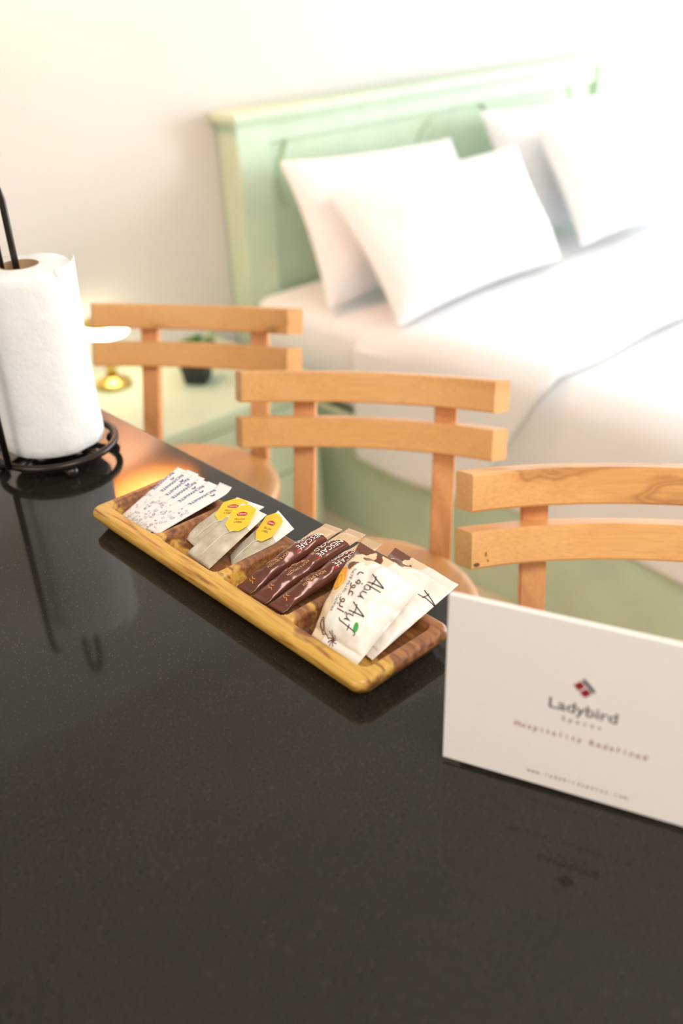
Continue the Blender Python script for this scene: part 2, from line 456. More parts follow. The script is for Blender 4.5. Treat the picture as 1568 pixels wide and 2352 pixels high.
def drape(name, off, y_near, y_far, hem, parent, thick, wr, slope, ny=40, seed=0.0, seg=14):
    """Cloth laid over the mattress from the hem on the near side to the hem on the far side.
    y_near / y_far give the two cross edges on top; slope shifts the near cross edge along the side drop."""
    xl, xr, top, r = 1.712 - off, 3.588 + off, 0.636 + off, 0.07
    path = []
    for k in range(seg + 1): path.append((xl, hem + (top - r - hem) * k / seg))
    for k in range(1, 7):
        a = math.pi / 2 * k / 6; path.append((xl + r - r * math.cos(a), top - r + r * math.sin(a)))
    for k in range(1, 40): path.append((xl + r + (xr - xl - 2 * r) * k / 40, top))
    for k in range(0, 7):
        a = math.pi / 2 * k / 6; path.append((xr - r + r * math.sin(a), top - r + r * math.cos(a)))
    for k in range(1, seg + 1): path.append((xr, top - r - (top - r - hem) * k / seg))
    V = []; F = []
    n = len(path)
    for j in range(ny + 1):
        t = j / ny
        for i, (x, z) in enumerate(path):
            drop = max(0.0, (top - 0.02 - z) / (top - hem))
            y = (y_near + slope * drop) * (1 - t) + y_far * t
            w = fabric_noise(x * 2.2 + seed, y * 3.1, seed, 1.0) * wr + fabric_noise(x * 7, y * 9, seed + 3) * wr * 0.35
            nx = -1 if x < xl + r * .5 else (1 if x > xr - r * .5 else 0)
            nz = 1 if z > top - r else 0
            hemw = drop * (0.5 + 0.5 * math.sin(y * 17 + seed)) * 0.012
            lift = abs(w) + hemw
            end = smoothstep(0, 0.03, t) * smoothstep(0, 0.03, 1 - t)
            z2 = z + (lift * nz) - (1 - end) * 0.008 * nz - (off - .004) * smoothstep(.55, 1.0, t) * nz + (0.008 * fabric_noise(y * 4, seed) if i in (0, n - 1) else 0)
            V.append((x + nx * lift, y + (0.008 * fabric_noise(x * 5, seed + 9) if j in (0, ny) else 0), z2))
    for j in range(ny):
        for i in range(n - 1):
            a = j * n + i
            F.append((a, a + n, a + n + 1, a + 1))
    base = parent.location if parent is not None else Vector((0, 0, 0))
    o = mesh_obj(name, [(Vector(v) - base) for v in V], F, M_white, parent, True)
    md = o.modifiers.new('thickness', 'SOLIDIFY'); md.thickness = thick; md.offset = 1.0
    sb = o.modifiers.new('soft', 'SUBSURF'); sb.levels = 1; sb.render_levels = 1
    return o
duvet = thing('duvet', 'white cotton duvet turned back near the pillows', 'duvet', (2.65, 0.3, 0.28))
drape('cover', 0.008, 0.31, 1.62, 0.285, duvet, 0.018, 0.012, 0.0, ny=50, seed=1.3)
drape('turned_back_fold', 0.040, 1.20, 1.84, 0.262, duvet, 0.022, 0.016, 0.24, ny=30, seed=4.7)

# ------------------------------------------------------------------ soft packets and pillows
class Packet:
    """A filled pouch spanned by four corners. u runs A->B (length), v runs A->D (width)."""
    def __init__(s, A, B, C, D, T, crimp=0.08, pu=2.2, pv=2.2, wr=0.0, ws=40.0, under=0.5, sag=0.0, seed=0.0, pinch=0.0, flipn=False):
        s.A, s.B, s.C, s.D = (Vector(p) for p in (A, B, C, D))
        s.T, s.crimp, s.pu, s.pv, s.wr, s.ws, s.under, s.sag, s.seed, s.pinch = T, crimp, pu, pv, wr, ws, under, sag, seed, pinch
        s.N = ((s.B - s.A) + (s.C - s.D)).cross((s.D - s.A) + (s.C - s.B)).normalized()
        if s.N.z < 0: s.N = -s.N
        s.L = ((s.B - s.A).length + (s.C - s.D).length) / 2
        s.W = ((s.D - s.A).length + (s.C - s.B).length) / 2
    def bump(s, u, v):
        c = s.crimp
        uu = min(1, max(0, (u - c) / (1 - 2 * c)))
        a = max(0, 1 - abs(2 * uu - 1) ** s.pu) ** 0.5
        b = max(0, 1 - abs(2 * v - 1) ** s.pv) ** 0.5
        return a * b
    def base(s, u, v):
        if s.pinch:
            du = s.pinch * (1 - (2 * v - 1) ** 2) * (2 * u - 1); dv = s.pinch * (1 - (2 * u - 1) ** 2) * (2 * v - 1)
            u, v = u - du * .5, v - dv * .5
        p = (s.A * (1 - u) + s.B * u) * (1 - v) + (s.D * (1 - u) + s.C * u) * v
        return p - s.N * s.sag * 4 * u * (1 - u)
    def top(s, u, v, off=0.0):
        b = s.bump(u, v)
        p = s.base(u, v)
        w = 0.0
        if s.wr:
            w = noise.noise(p * s.ws + Vector((s.seed, s.seed * 2, 0))) * s.wr + noise.noise(p * s.ws * 2.7 + Vector((s.seed, 0, 5))) * s.wr * .4
        return p + s.N * (s.T * b + w * (0.35 + b) + off)
    def bottom(s, u, v):
        return s.base(u, v) - s.N * (s.T * s.under * s.bump(u, v) + 0.0004)
    def build(s, name, mats, parent, nu=28, nv=16, zone=None, serrate=0.0, rolled=0.0):
        V = []; F = []; FM = []
        def pos(fn, i, j):
            u, v = i / nu, j / nv
            p = fn(u, v)
            if serrate and i in (0, nu):
                p = p + (s.B - s.A).normalized() * (serrate if j % 2 else 0) * (1 if i else -1)
            if rolled and u > 0.88:
                p = p + s.N * rolled * ((u - 0.88) / 0.12) ** 2
            return p
        for fn in (s.top, s.bottom):
            for i in range(nu + 1):
                for j in range(nv + 1): V.append(pos(fn, i, j))
        n1 = (nu + 1) * (nv + 1); w = nv + 1
        for i in range(nu):
            for j in range(nv):
                a = i * w + j
                z = zone((i + .5) / nu, (j + .5) / nv) if zone else 0
                F.append((a, a + w, a + w + 1, a + 1)[::-1]); FM.append(z)
                b = a + n1
                F.append((b, b + w, b + w + 1, b + 1)); FM.append(z)
        for i in range(nu):
            for j0 in (0, nv):
                a, b = i * w + j0, (i + 1) * w + j0
                q = (a, b, b + n1, a + n1)
                F.append(q if j0 == 0 else q[::-1]); FM.append(zone((i + .5) / nu, 0.5 if False else j0 / nv) if zone else 0)
        for j in range(nv):
            for i0 in (0, nu):
                a, b = i0 * w + j, i0 * w + j + 1
                q = (a, b, b + n1, a + n1)
                F.append(q if i0 == nu else q[::-1]); FM.append(zone(i0 / nu, (j + .5) / nv) if zone else 0)
        o = mesh_obj(name, V, F, mats, None, True, FM)
        if parent is not None: reparent(o, parent)
        return o

def reparent(o, parent):
    """Vertices are in world space; move them into the parent's frame."""
    M = (Matrix.Translation(parent.location) @ parent.rotation_euler.to_matrix().to_4x4()).inverted()
    o.data.transform(M)
    o.parent = parent

def local_origin(o, loc):
    o.data.transform(Matrix.Translation(-Vector(loc)))
    o.location = loc

def pillow(corners, T, label, seed):
    A, B, C, D = corners                      # A bottom-left, B top-left, C top-right, D bottom-right
    p = Packet(A, B, C, D, T, crimp=0.0, pu=2.6, pv=2.6, wr=0.012, ws=5.0, under=0.8, seed=seed, pinch=0.07)
    o = p.build('pillow', M_white, None, 40, 48)
    c = (Vector(A) + Vector(D)) / 2
    local_origin(o, c)
    tag(o, label, 'pillow', 'pillows on the bed')
    o.modifiers.new('soft', 'SUBSURF').render_levels = 1
    return o
pillow(((1.735, 2.00, 0.650), (1.81, 2.262, 1.02), (2.545, 2.262, 0.985), (2.50, 2.03, 0.66)), 0.085, 'white pillow leaning on the headboard at the nightstand side', 1.0)
pillow(((2.61, 2.02, 0.655), (2.69, 2.262, 1.05), (3.45, 2.262, 1.03), (3.42, 2.03, 0.66)), 0.085, 'white pillow leaning on the headboard on the far side, mostly hidden', 2.0)
pillow(((1.715, 1.70, 0.675), (1.80, 2.06, 0.96), (2.63, 2.06, 0.965), (2.50, 1.76, 0.675)), 0.095, 'white pillow in front, on the nightstand half of the bed', 3.0)
pillow(((2.60, 1.76, 0.69), (2.72, 2.06, 1.01), (3.47, 2.06, 0.985), (3.42, 1.76, 0.69)), 0.095, 'white pillow in front, on the far half of the bed', 4.0)

# ------------------------------------------------------------------ nightstand with lamp and plant
NS = Vector((1.33, 2.18, 0))
ns = thing('nightstand', 'pale green wooden nightstand beside the bed', 'nightstand', NS)
def nbox(name, x0, x1, y0, y1, z0, z1, parent, bev=0.003, mat=None):
    return box(name, x0 - NS.x, x1 - NS.x, y0 - NS.y, y1 - NS.y, z0, z1, mat or M_green, parent, bev)
nbox('top', 1.0, 1.645, 1.92, 2.446, 0.475, 0.503, ns, .005)
nbox('moulding', 1.012, 1.635, 1.932, 2.444, 0.452, 0.4748, ns, .004)
nbox('body', 1.02, 1.628, 1.95, 2.442, 0.03, 0.4515, ns)
for z0, z1 in ((0.255, 0.445), (0.05, 0.245)):
    dr = nbox('drawer', 1.045, 1.603, 1.938, 1.9495, z0, z1, ns)
    bm = bmesh.new()
    add_lathe(bm, [(0, .02), (.012, .018), (.014, .010), (.007, .004), (.007, 0)], 0, 0, 14)
    k = bm_obj('knob', bm, M_brass, dr, True)
    k.rotation_euler = (math.radians(90), 0, 0)
    k.location = (1.324 - NS.x, 1.938 - NS.y, (z0 + z1) / 2)

LX, LY = 1.208, 2.325
lamp = thing('table_lamp', 'small brass table lamp with lit domed shade on the nightstand', 'lamp', (LX, LY, 0.5032))
bm_obj('base', add_lathe(bmesh.new(), [(0, 0), (.050, 0), (.052, .004), (.052, .012), (.047, .017), (.022, .022), (.016, .03), (0, .03)], n=36), M_brass, lamp, True)
bm_obj('stem', add_lathe(bmesh.new(), [(0, .029), (.017, .029), (.014, .06), (.012, .11), (.013, .150), (0, .150)], n=24), M_brass, lamp, True)
bm_obj('shade', add_lathe(bmesh.new(), [(0, .1505), (.045, .1505), (.060, .153), (.064, .160), (.062, .172), (.058, .180), (0, .180)], n=40), M_glow, lamp, True)
bm_obj('cap', add_lathe(bmesh.new(), [(0, .1805), (.059, .1805), (.061, .184), (.052, .192), (.04, .198), (.012, .200), (.010, .206), (0, .207)], n=40), M_brass, lamp, True)

plant = thing('potted_plant', 'small leafy plant in a square black pot on the nightstand', 'plant', (1.385, 2.165, 0.5032), math.radians(38))
bm = bmesh.new()
def taper_box(bm, w0, w1, z0, z1):
    v = [bm.verts.new((sx * w0, sy * w0, z0)) for sx, sy in ((-1, -1), (1, -1), (1, 1), (-1, 1))] + \
        [bm.verts.new((sx * w1, sy * w1, z1)) for sx, sy in ((-1, -1), (1, -1), (1, 1), (-1, 1))]
    for q in ((3, 2, 1, 0), (0, 1, 5, 4), (1, 2, 6, 5), (2, 3, 7, 6), (3, 0, 4, 7), (4, 5, 6, 7)): bm.faces.new([v[i] for i in q])
taper_box(bm, .030, .044, 0, .095)
bmesh.ops.bevel(bm, geom=[e for e in bm.edges], offset=.003, segments=2, affect='EDGES')
bm_obj('pot', bm, M_pot, plant)
bm = bmesh.new(); taper_box(bm, .047, .048, .0952, .105); bm_obj('pot_rim', bm, M_pot, plant)
bm = bmesh.new(); add_box(bm, -.042, .042, -.042, .042, .1052, .107); bm_obj('soil', bm, M_soil, plant)
for k in range(26):
    a = rnd.uniform(0, 6.28); ln = rnd.uniform(.03, .055); el = rnd.uniform(.3, 1.2); wd = ln * .32
    b0 = Vector((rnd.uniform(-.02, .02), rnd.uniform(-.02, .02), .107))
    d = Vector((math.cos(a) * math.cos(el), math.sin(a) * math.cos(el), math.sin(el))); sd = Vector((-math.sin(a), math.cos(a), 0))
    V = []; F = []
    st = rnd.uniform(.2, .5)
    for i in range(7):
        t = i / 6; w = wd * math.sin(math.pi * min(1, max(.03, (t - st) / (1 - st)))) if t > st else .0012
        c = b0 + d * ln * t * 1.2 + Vector((0, 0, -.018 * t * t))
        V += [c - sd * w, c + Vector((0, 0, -.002)), c + sd * w]
    for i in range(6):
        F += [(3 * i, 3 * i + 3, 3 * i + 4, 3 * i + 1), (3 * i + 1, 3 * i + 4, 3 * i + 5, 3 * i + 2)]
    o = mesh_obj('leaf', V, F, M_leaf, plant, True)
    o.modifiers.new('thickness', 'SOLIDIFY').thickness = .0008

# woven wall lamp above the nightstand (outside the frame, mirrored in the granite)
WL = Vector((1.27, 2.30, 1.97))
wl = thing('wall_lamp', 'amber wall lamp in a dark woven cage above the nightstand', 'lamp', WL)
bm = bmesh.new(); add_tube(bm, [(0, .147, .10), (0, .05, .125), (0, 0, .12)], .008, 8); bm_obj('bracket', bm, M_rattan, wl, True)
bm_obj('shade', add_lathe(bmesh.new(), [(0, .112), (.05, .110), (.095, .085), (.125, .04), (.138, -.02), (.140, -.09), (.137, -.09), (.135, -.02), (.122, .038), (.093, .082), (.05, .107), (0, .109)], n=36), M_amber, wl, True)
for k in range(9):
    a = 2 * math.pi * k / 9; ca, sa = math.cos(a), math.sin(a); bm = bmesh.new()
    add_tube(bm, [(.052 * ca, .052 * sa, .114), (.099 * ca, .099 * sa, .088), (.130 * ca, .130 * sa, .042), (.143 * ca, .143 * sa, -.02), (.145 * ca, .145 * sa, -.095)], .007, 6)
    bm_obj('rib', bm, M_rattan, wl, True)
for r, z in ((.050, .114), (.120, .065), (.145, -.095)):
    bm = bmesh.new(); add_tube(bm, [(r * math.cos(2 * math.pi * k / 28), r * math.sin(2 * math.pi * k / 28), z) for k in range(28)], .009, 6, True)
    bm_obj('hoop', bm, M_rattan, wl, True)

wd = bpy.data.lights.new('wall_lamp_bulb', 'POINT'); wd.energy = 8; wd.color = (1.0, 0.82, 0.60); wd.shadow_soft_size = .035
wo = bpy.data.objects.new('wall_lamp_bulb', wd); COL.objects.link(wo); wo.parent = wl; wo.location = (0, 0, .0)

# ------------------------------------------------------------------ bar stools
S = 0.905
PHI, TH, HS, GAP, AL = 0.6066, 0.0353 * S, 0.0463 * S, 0.0245 * S, 0.2934
RO = 0.21 / math.sin(PHI) * S; RI = RO - TH
ZT = -0.5451 * S + 1.5
PU, PW = 0.1118 * S, 0.0336 * S
VP = math.sqrt(RO ** 2 - PU ** 2) - RI
B0 = VP * math.cos(AL) - 0.28 * S * math.sin(AL) - 0.137     # seat centre, behind-positive
SEAT_TOP = 0.76
def bl(u, v, w):
    """stool-local point from backrest coordinates (u across, v back, w down from the top along the recline)."""
    return Vector((u, v * math.cos(AL) - w * math.sin(AL) - B0, ZT - w * math.cos(AL) - v * math.sin(AL)))

def make_stool():
    root = thing('bar_stool', '', 'stool', (0, 0, 0), 0, 'bar stools along the counter')
    # round seat, softly rounded edge
    bm = bmesh.new()
    add_lathe(bm, [(0, SEAT_TOP), (.155, SEAT_TOP), (.165, SEAT_TOP - .0015), (.1705, SEAT_TOP - .006), (.172, SEAT_TOP - .014), (.1705, SEAT_TOP - .024), (.164, SEAT_TOP - .030), (0, SEAT_TOP - .030)], n=64)
    bm_obj('seat', bm, M_seat, root, True)
    # two curved back slats
    for w0 in (0.0, HS + GAP):
        V = []; F = []; n = 28
        bv = 0.0025
        prof = [(0, bv), (bv, 0), (TH - bv, 0), (TH, bv), (TH, HS - bv), (TH - bv, HS), (bv, HS), (0, HS - bv)]
        m = len(prof)
        for i in range(n + 1):
            th = -PHI + 2 * PHI * i / n
            for rr, ww in prof:
                rho = RI + rr
                V.append(bl(rho * math.sin(th), rho * math.cos(th) - RI, w0 + ww))
        for i in range(n):
            for k in range(m):
                a = i * m + k; b = i * m + (k + 1) % m
                F.append((a, b, b + m, a + m))
        F.append(tuple(range(m))[::-1]); F.append(tuple(n * m + k for k in range(m)))
        mesh_obj('back_slat', V, F, M_stool, root)
    # two posts behind the slats, standing on the seat rim and running on down under it
    for sd in (-1, 1):
        V = []
        for w in (0.006, 0.345 * S):
            for du, dv in ((-1, 0), (1, 0), (1, 1), (-1, 1)):
                V.append(bl(sd * PU + du * PW / 2, VP - 0.004 + dv * 0.022, w))
        bm = bmesh.new(); vs = [bm.verts.new(v) for v in V]
        for q in ((3, 2, 1, 0), (4, 5, 6, 7), (0, 1, 5, 4), (1, 2, 6, 5), (2, 3, 7, 6), (3, 0, 4, 7)): bm.faces.new([vs[i] for i in q])
        bmesh.ops.bevel(bm, geom=list(bm.edges), offset=0.0025, segments=2, affect='EDGES')
        bm_obj('back_post', bm, M_post, root)
    # swivel block, four splayed legs, square foot rail
    bm = bmesh.new(); add_box(bm, -.09, .09, -.09, .09, SEAT_TOP - .065, SEAT_TOP - .0305, .004); bm_obj('swivel_block', bm, M_post, root)
    for sx, sy in ((-1, -1), (1, -1), (1, 1), (-1, 1)):
        V = []
        for z, c in ((0.0, 0.165), (SEAT_TOP - .0655, 0.085)):
            for dx, dy in ((-1, -1), (1, -1), (1, 1), (-1, 1)): V.append((sx * c + dx * .016, sy * c + dy * .016, z))
        mesh_obj('leg', V, [(3, 2, 1, 0), (4, 5, 6, 7), (0, 1, 5, 4), (1, 2, 6, 5), (2, 3, 7, 6), (3, 0, 4, 7)], M_post, root)
    c = 0.165 - 0.08 * 0.28 / 0.6945
    for k, (x0, x1, y0, y1) in enumerate(((-c + .017, c - .017, -c - .009, -c + .009), (-c + .017, c - .017, c - .009, c + .009), (-c - .009, -c + .009, -c + .017, c - .017), (c - .009, c + .009, -c + .017, c - .017))):
        bm = bmesh.new(); add_box(bm, x0, x1, y0, y1, .268, .293, .003); bm_obj('foot_rail', bm, M_post, root)
    return root

def copy_tree(o, parent=None):
    c = o.copy(); COL.objects.link(c); c.parent = parent
    for ch in list(o.children): copy_tree(ch, c)
    return c

stool0 = make_stool()
spots = ((0.984, 1.5005, 0.9738, 'wooden bar stool farthest along the bar, behind the paper towel roll'),
         (0.9541, 1.0033, 0.9553, 'wooden bar stool in the middle, behind the snack tray'),
         (0.9433, 0.5443, 0.8574, 'wooden bar stool nearest, behind the standing sign card'))
stools = []
for i, (x, y, yaw, lab) in enumerate(spots):
    o = stool0 if i == 0 else copy_tree(stool0)
    o.location = (x * S + math.sin(yaw) * B0, y * S + math.cos(yaw) * B0, 0)
    o.rotation_euler = (0, 0, -yaw)
    o['label'] = lab
    stools.append(o)
# knots on the lower slat of the nearest stool
slats = [c for c in stools[2].children if c.name.startswith('back_slat')]
for th, ww, a, b in ((-0.965, 0.87, .0042, .0024), (-0.90, 0.62, .0010, .0030), (-0.885, .80, .0008, .0016)):
    bm = bmesh.new(); vs = []
    w0 = HS + GAP
    for k in range(14):
        an = 2 * math.pi * k / 14
        t = th * PHI + a * math.cos(an) / RI; w = w0 + ww * HS + b * math.sin(an)
        vs.append(bm.verts.new(bl((RI - .0003) * math.sin(t), (RI - .0003) * math.cos(t) - RI, w)))
    bm.faces.new(vs)
    bm_obj('knot', bm, M_knot, slats[1] if len(slats) > 1 else slats[0])

# ------------------------------------------------------------------ lettering
_text_cache = {}
def text_mesh(s, bold=0.0):
    """(verts 2-D, triangles) of a line of text one unit high, left aligned on the baseline, centred in x."""
    key = (s, bold)
    if key in _text_cache: return _text_cache[key]
    cu = bpy.data.curves.new('t', 'FONT'); cu.body = s; cu.resolution_u = 3; cu.offset = bold
    ob = bpy.data.objects.new('t', cu); COL.objects.link(ob)
    dg = bpy.context.evaluated_depsgraph_get()
    me = bpy.data.meshes.new_from_object(ob.evaluated_get(dg))
    me.calc_loop_triangles()
    V = [(v.co.x, v.co.y) for v in me.vertices]; T = [tuple(t.vertices) for t in me.loop_triangles]
    bpy.data.objects.remove(ob); bpy.data.curves.remove(cu); bpy.data.meshes.remove(me)
    xs = [v[0] for v in V]; w = max(xs) - min(xs); mx = (max(xs) + min(xs)) / 2
    V = [(x - mx, y) for x, y in V]
    _text_cache[key] = (V, T, w)
    return _text_cache[key]

def subdiv(V, T, thr):
    """Split triangles until every edge is shorter than thr so the print follows a curved surface."""
    V = list(V); out = []; stack = list(T); mid = {}
    def m(a, b):
        k = (min(a, b), max(a, b))
        if k not in mid:
            mid[k] = len(V); V.append(((V[a][0] + V[b][0]) / 2, (V[a][1] + V[b][1]) / 2))
        return mid[k]
    d = lambda a, b: math.hypot(V[a][0] - V[b][0], V[a][1] - V[b][1])
    while stack:
        a, b, c = stack.pop()
        l = (d(a, b), d(b, c), d(c, a)); k = l.index(max(l))
        if l[k] <= thr: out.append((a, b, c)); continue
        if k == 0: q = m(a, b); stack += [(a, q, c), (q, b, c)]
        elif k == 1: q = m(b, c); stack += [(a, b, q), (a, q, c)]
        else: q = m(c, a); stack += [(a, b, q), (q, b, c)]
    return V, out

def disc(cx, cy, r, n=10, sx=1.0, sy=1.0, rot=0.0):
    V = [(cx, cy)]; T = []
    for k in range(n):
        a = 2 * math.pi * k / n; x, y = sx * r * math.cos(a), sy * r * math.sin(a)
        V.append((cx + x * math.cos(rot) - y * math.sin(rot), cy + x * math.sin(rot) + y * math.cos(rot)))
        T.append((0, k + 1, (k + 1) % n + 1))
    return V, T

def ribbon(pts, w, closed=False):
    V = []; T = []; n = len(pts)
    for i, p in enumerate(pts):
        a = pts[(i - 1) % n] if closed or i > 0 else p; b = pts[(i + 1) % n] if closed or i < n - 1 else p
        tx, ty = b[0] - a[0], b[1] - a[1]; l = math.hypot(tx, ty) or 1
        nx, ny = -ty / l * w / 2, tx / l * w / 2
        V += [(p[0] + nx, p[1] + ny), (p[0] - nx, p[1] - ny)]
    for i in range(n if closed else n - 1):
        a, b = 2 * i, 2 * ((i + 1) % n)
        T += [(a, a + 1, b), (b, a + 1, b + 1)]
    return V, T

def ring2(cx, cy, r, w, n=12, sx=1.0, sy=1.0, rot=0.0):
    V, _ = disc(cx, cy, r, n, sx, sy, rot)
    return ribbon(V[1:], w, True)

def merge(parts):
    V = []; T = []
    for v, t in parts:
        o = len(V); V += list(v); T += [(a + o, b + o, c + o) for a, b, c in t]
    return V, T

def text2(s, x, y, h, width=None, bold=0.0, shear=0.0):
    """Text centred on x with its baseline at y; h scales the letter size; width squeezes it to a given length."""
    V, T, w = text_mesh(s, bold)
    kx = (width / w) if width else h
    return [(x + vx * kx + vy * h * shear, y + vy * h) for vx, vy in V], T

def spaced(s, x0, x1, y, h, squeeze=1.0):
    """Letters spread evenly between x0 and x1."""
    parts = []; n = len(s)
    for i, ch in enumerate(s):
        if ch == ' ': continue
        V, T, w = text_mesh(ch, 0.012)
        cx = x0 + (x1 - x0) * i / (n - 1)
        parts.append(([(cx + vx * h * squeeze, y + vy * h) for vx, vy in V], T))
    return merge(parts)

def print_on(name, geo, fn, mat, parent, thr=None):
    V, T = geo
    if thr: V, T = subdiv(V, T, thr)
    o = mesh_obj(name, [fn(x, y) for x, y in V], T, mat)
    reparent(o, parent)
    return o

def on_packet(pk, off=0.00025):
    """Print frame of a packet: origin mid-length, x reads from the far end towards the near end, y up towards the right edge."""
    return lambda x, y: pk.top(0.5 - x / pk.L, 0.5 + y / pk.W, off)

# ------------------------------------------------------------------ serving tray
TX, TY, TW, TL, THT = 0.4155, 0.604, 0.1005, 0.390, 0.0225
def tray():
    V = []; F = []
    na, nb = 84, 250
    hx, hy = TW / 2, TL / 2
    comps = [(-0.0340, 0.0400, y0 - TY, y1 - TY) for y0, y1 in ((.4205, .5075), (.5165, .6010), (.6100, .6970), (.7060, .7885))]
    def height(x, y, k):
        z = THT
        edge = (1 - k)
        z -= 0.0022 * (1 - smoothstep(0, 0.075, edge)) ** 2
        for x0, x1, y0, y1 in comps:
            cx, cy = (x0 + x1) / 2, (y0 + y1) / 2; r = 0.007
            qx = abs(x - cx) - ((x1 - x0) / 2 - r); qy = abs(y - cy) - ((y1 - y0) / 2 - r)
            d = math.hypot(max(qx, 0), max(qy, 0)) + min(max(qx, qy), 0) - r
            z -= 0.0165 * smoothstep(0.0012, -0.0028, d)
        return z
    for i in range(na + 1):
        a = -1 + 2 * i / na
        for j in range(nb + 1):
            b = -1 + 2 * j / nb
            k = max(abs(a), abs(b))
            # round the corners: squash the square towards a rounded rectangle
            X, Y = a * hx, b * hy
            rc = 0.010
            ex, ey = abs(X) - (hx - rc), abs(Y) - (hy - rc)
            if ex > 0 and ey > 0:
                m = max(ex, ey); d = math.hypot(ex, ey)
                s = m / d if d > 0 else 1
                X = math.copysign(hx - rc + ex * s, X); Y = math.copysign(hy - rc + ey * s, Y)
            kk = 1 - min(hx - abs(X), hy - abs(Y)) / hx if not (ex > 0 and ey > 0) else 1 - (rc - max(ex, ey)) / hx
            V.append((X, Y, height(X, Y, kk)))
    w = nb + 1
    for i in range(na):
        for j in range(nb):
            q = i * w + j; F.append((q, q + w, q + w + 1, q + 1))
    # outer skirt: bulge, then undercut to a smaller foot
    loop = [i * w for i in range(na + 1)] + [na * w + j for j in range(1, nb + 1)] + [i * w + nb for i in range(na - 1, -1, -1)] + [j for j in range(nb - 1, 0, -1)]
    prev = loop
    for sc, z in ((0.0008, THT - .0045), (0.0009, THT - .0085), (-0.0012, THT - .0115), (-0.0068, .0030), (-0.0085, .0008), (-0.0100, 0.0)):
        ring = []
        for q in loop:
            x, y, _ = V[q]
            d = Vector((x / hx, y / hy * 1.0)); ux = max(-1, min(1, x / (hx - .012))) ; uy = max(-1, min(1, y / (hy - .012)))
            V.append((x + sc * (ux if abs(ux) >= 1 or abs(x) > hx - .016 else 0), y + sc * (uy if abs(y) > hy - .016 else 0), z)); ring.append(len(V) - 1)
        n = len(loop)
        for t in range(n):
            F.append((prev[t], ring[t], ring[(t + 1) % n], prev[(t + 1) % n]))
        prev = ring
    F.append(tuple(prev[::-1]))
    o = mesh_obj('serving_tray', V, F, M_tray, None, True)
    bm = bmesh.new(); bm.from_mesh(o.data); bmesh.ops.recalc_face_normals(bm, faces=bm.faces); bm.to_mesh(o.data); bm.free()
    o.location = (TX, TY, CT + 0.0002)
    return tag(o, 'long acacia wood tray with four compartments of sachets on the black bar', 'tray')
tray()

# ------------------------------------------------------------------ sugar sticks
ords = ['first in the fan, nearest the paper towel roll', 'second in the fan from the paper towel roll', 'third in the fan from the paper towel roll',
        'fourth in the fan from the paper towel roll', 'fifth in the fan, next to the loose one', 'last in the fan, nearest the tea bags']
for i in range(6):
    yb = 0.7745 - 0.0098 * i; yt = 0.789 - 0.0138 * i - (0.004 if i == 5 else 0); hw = 0.0086
    xt = 0.4675 + (0.003, 0.006, 0.004, 0.001, 0.003, 0.006)[i]
    zb = CT + 0.0085 + 0.0012 * i; zt = CT + 0.0280 + 0.0007 * i
    xb = 0.3865 + 0.002 * (i % 2)
    sk = 0.002
    A, B, C, D = (xb, yb + hw, zb), (xt, yt + hw, zt), (xt + sk, yt - hw, zt - .0004), (xb + sk, yb - hw, zb - .0004)
    pk = Packet(A, B, C, D, 0.0021, crimp=0.07, pu=4, pv=5, wr=0.0004, ws=90, under=.5, seed=i * 3.1)
    root = thing('sugar_stick', 'white paper sugar stick printed in blue, ' + ords[i], 'sugar stick', ((xb + xt) / 2, (yb + yt) / 2, zb), 0, 'sugar sticks in the tray')
    pk.build('sachet', M_sugar, root, 30, 10, serrate=0.0005, rolled=0.004 if i == 5 else 0.0)
    fn = on_packet(pk, 0.0004)
    print_on('lettering', text2('RICHWHITE', -0.0185, -0.0066, 0.0062, width=0.031, bold=.006), fn, M_ink_blue, root, 0.0012)
    print_on('emblem', ribbon([(-.0262 + .0016 * math.cos(a), .0016 + .0015 * math.sin(a)) for a in (-.6, 0, .7, 1.4, 2.1, 2.8, 3.5)], .0014), fn, M_ink_blue, root)
    r2 = random.Random(50 + i); parts = []
    for k in range(26):
        x = r2.uniform(0.004, 0.040); y = r2.uniform(-0.0065, 0.0065); q = r2.random()
        if q < .4: parts.append(ring2(x, y, r2.uniform(.0008, .0018), .0003, 8, 1, r2.uniform(.6, 1)))
        elif q < .7: parts.append(disc(x, y, r2.uniform(.0003, .0007), 6))
        else:
            s = r2.uniform(.0008, .0014); a = r2.uniform(0, 3)
            parts.append(ribbon([(x + s * math.cos(a + t), y + s * math.sin(a + t)) for t in (0, 1.57, 3.14, 4.71)], .0003, True))
    print_on('doodle_print', merge(parts), fn, M_ink_doodle, root)

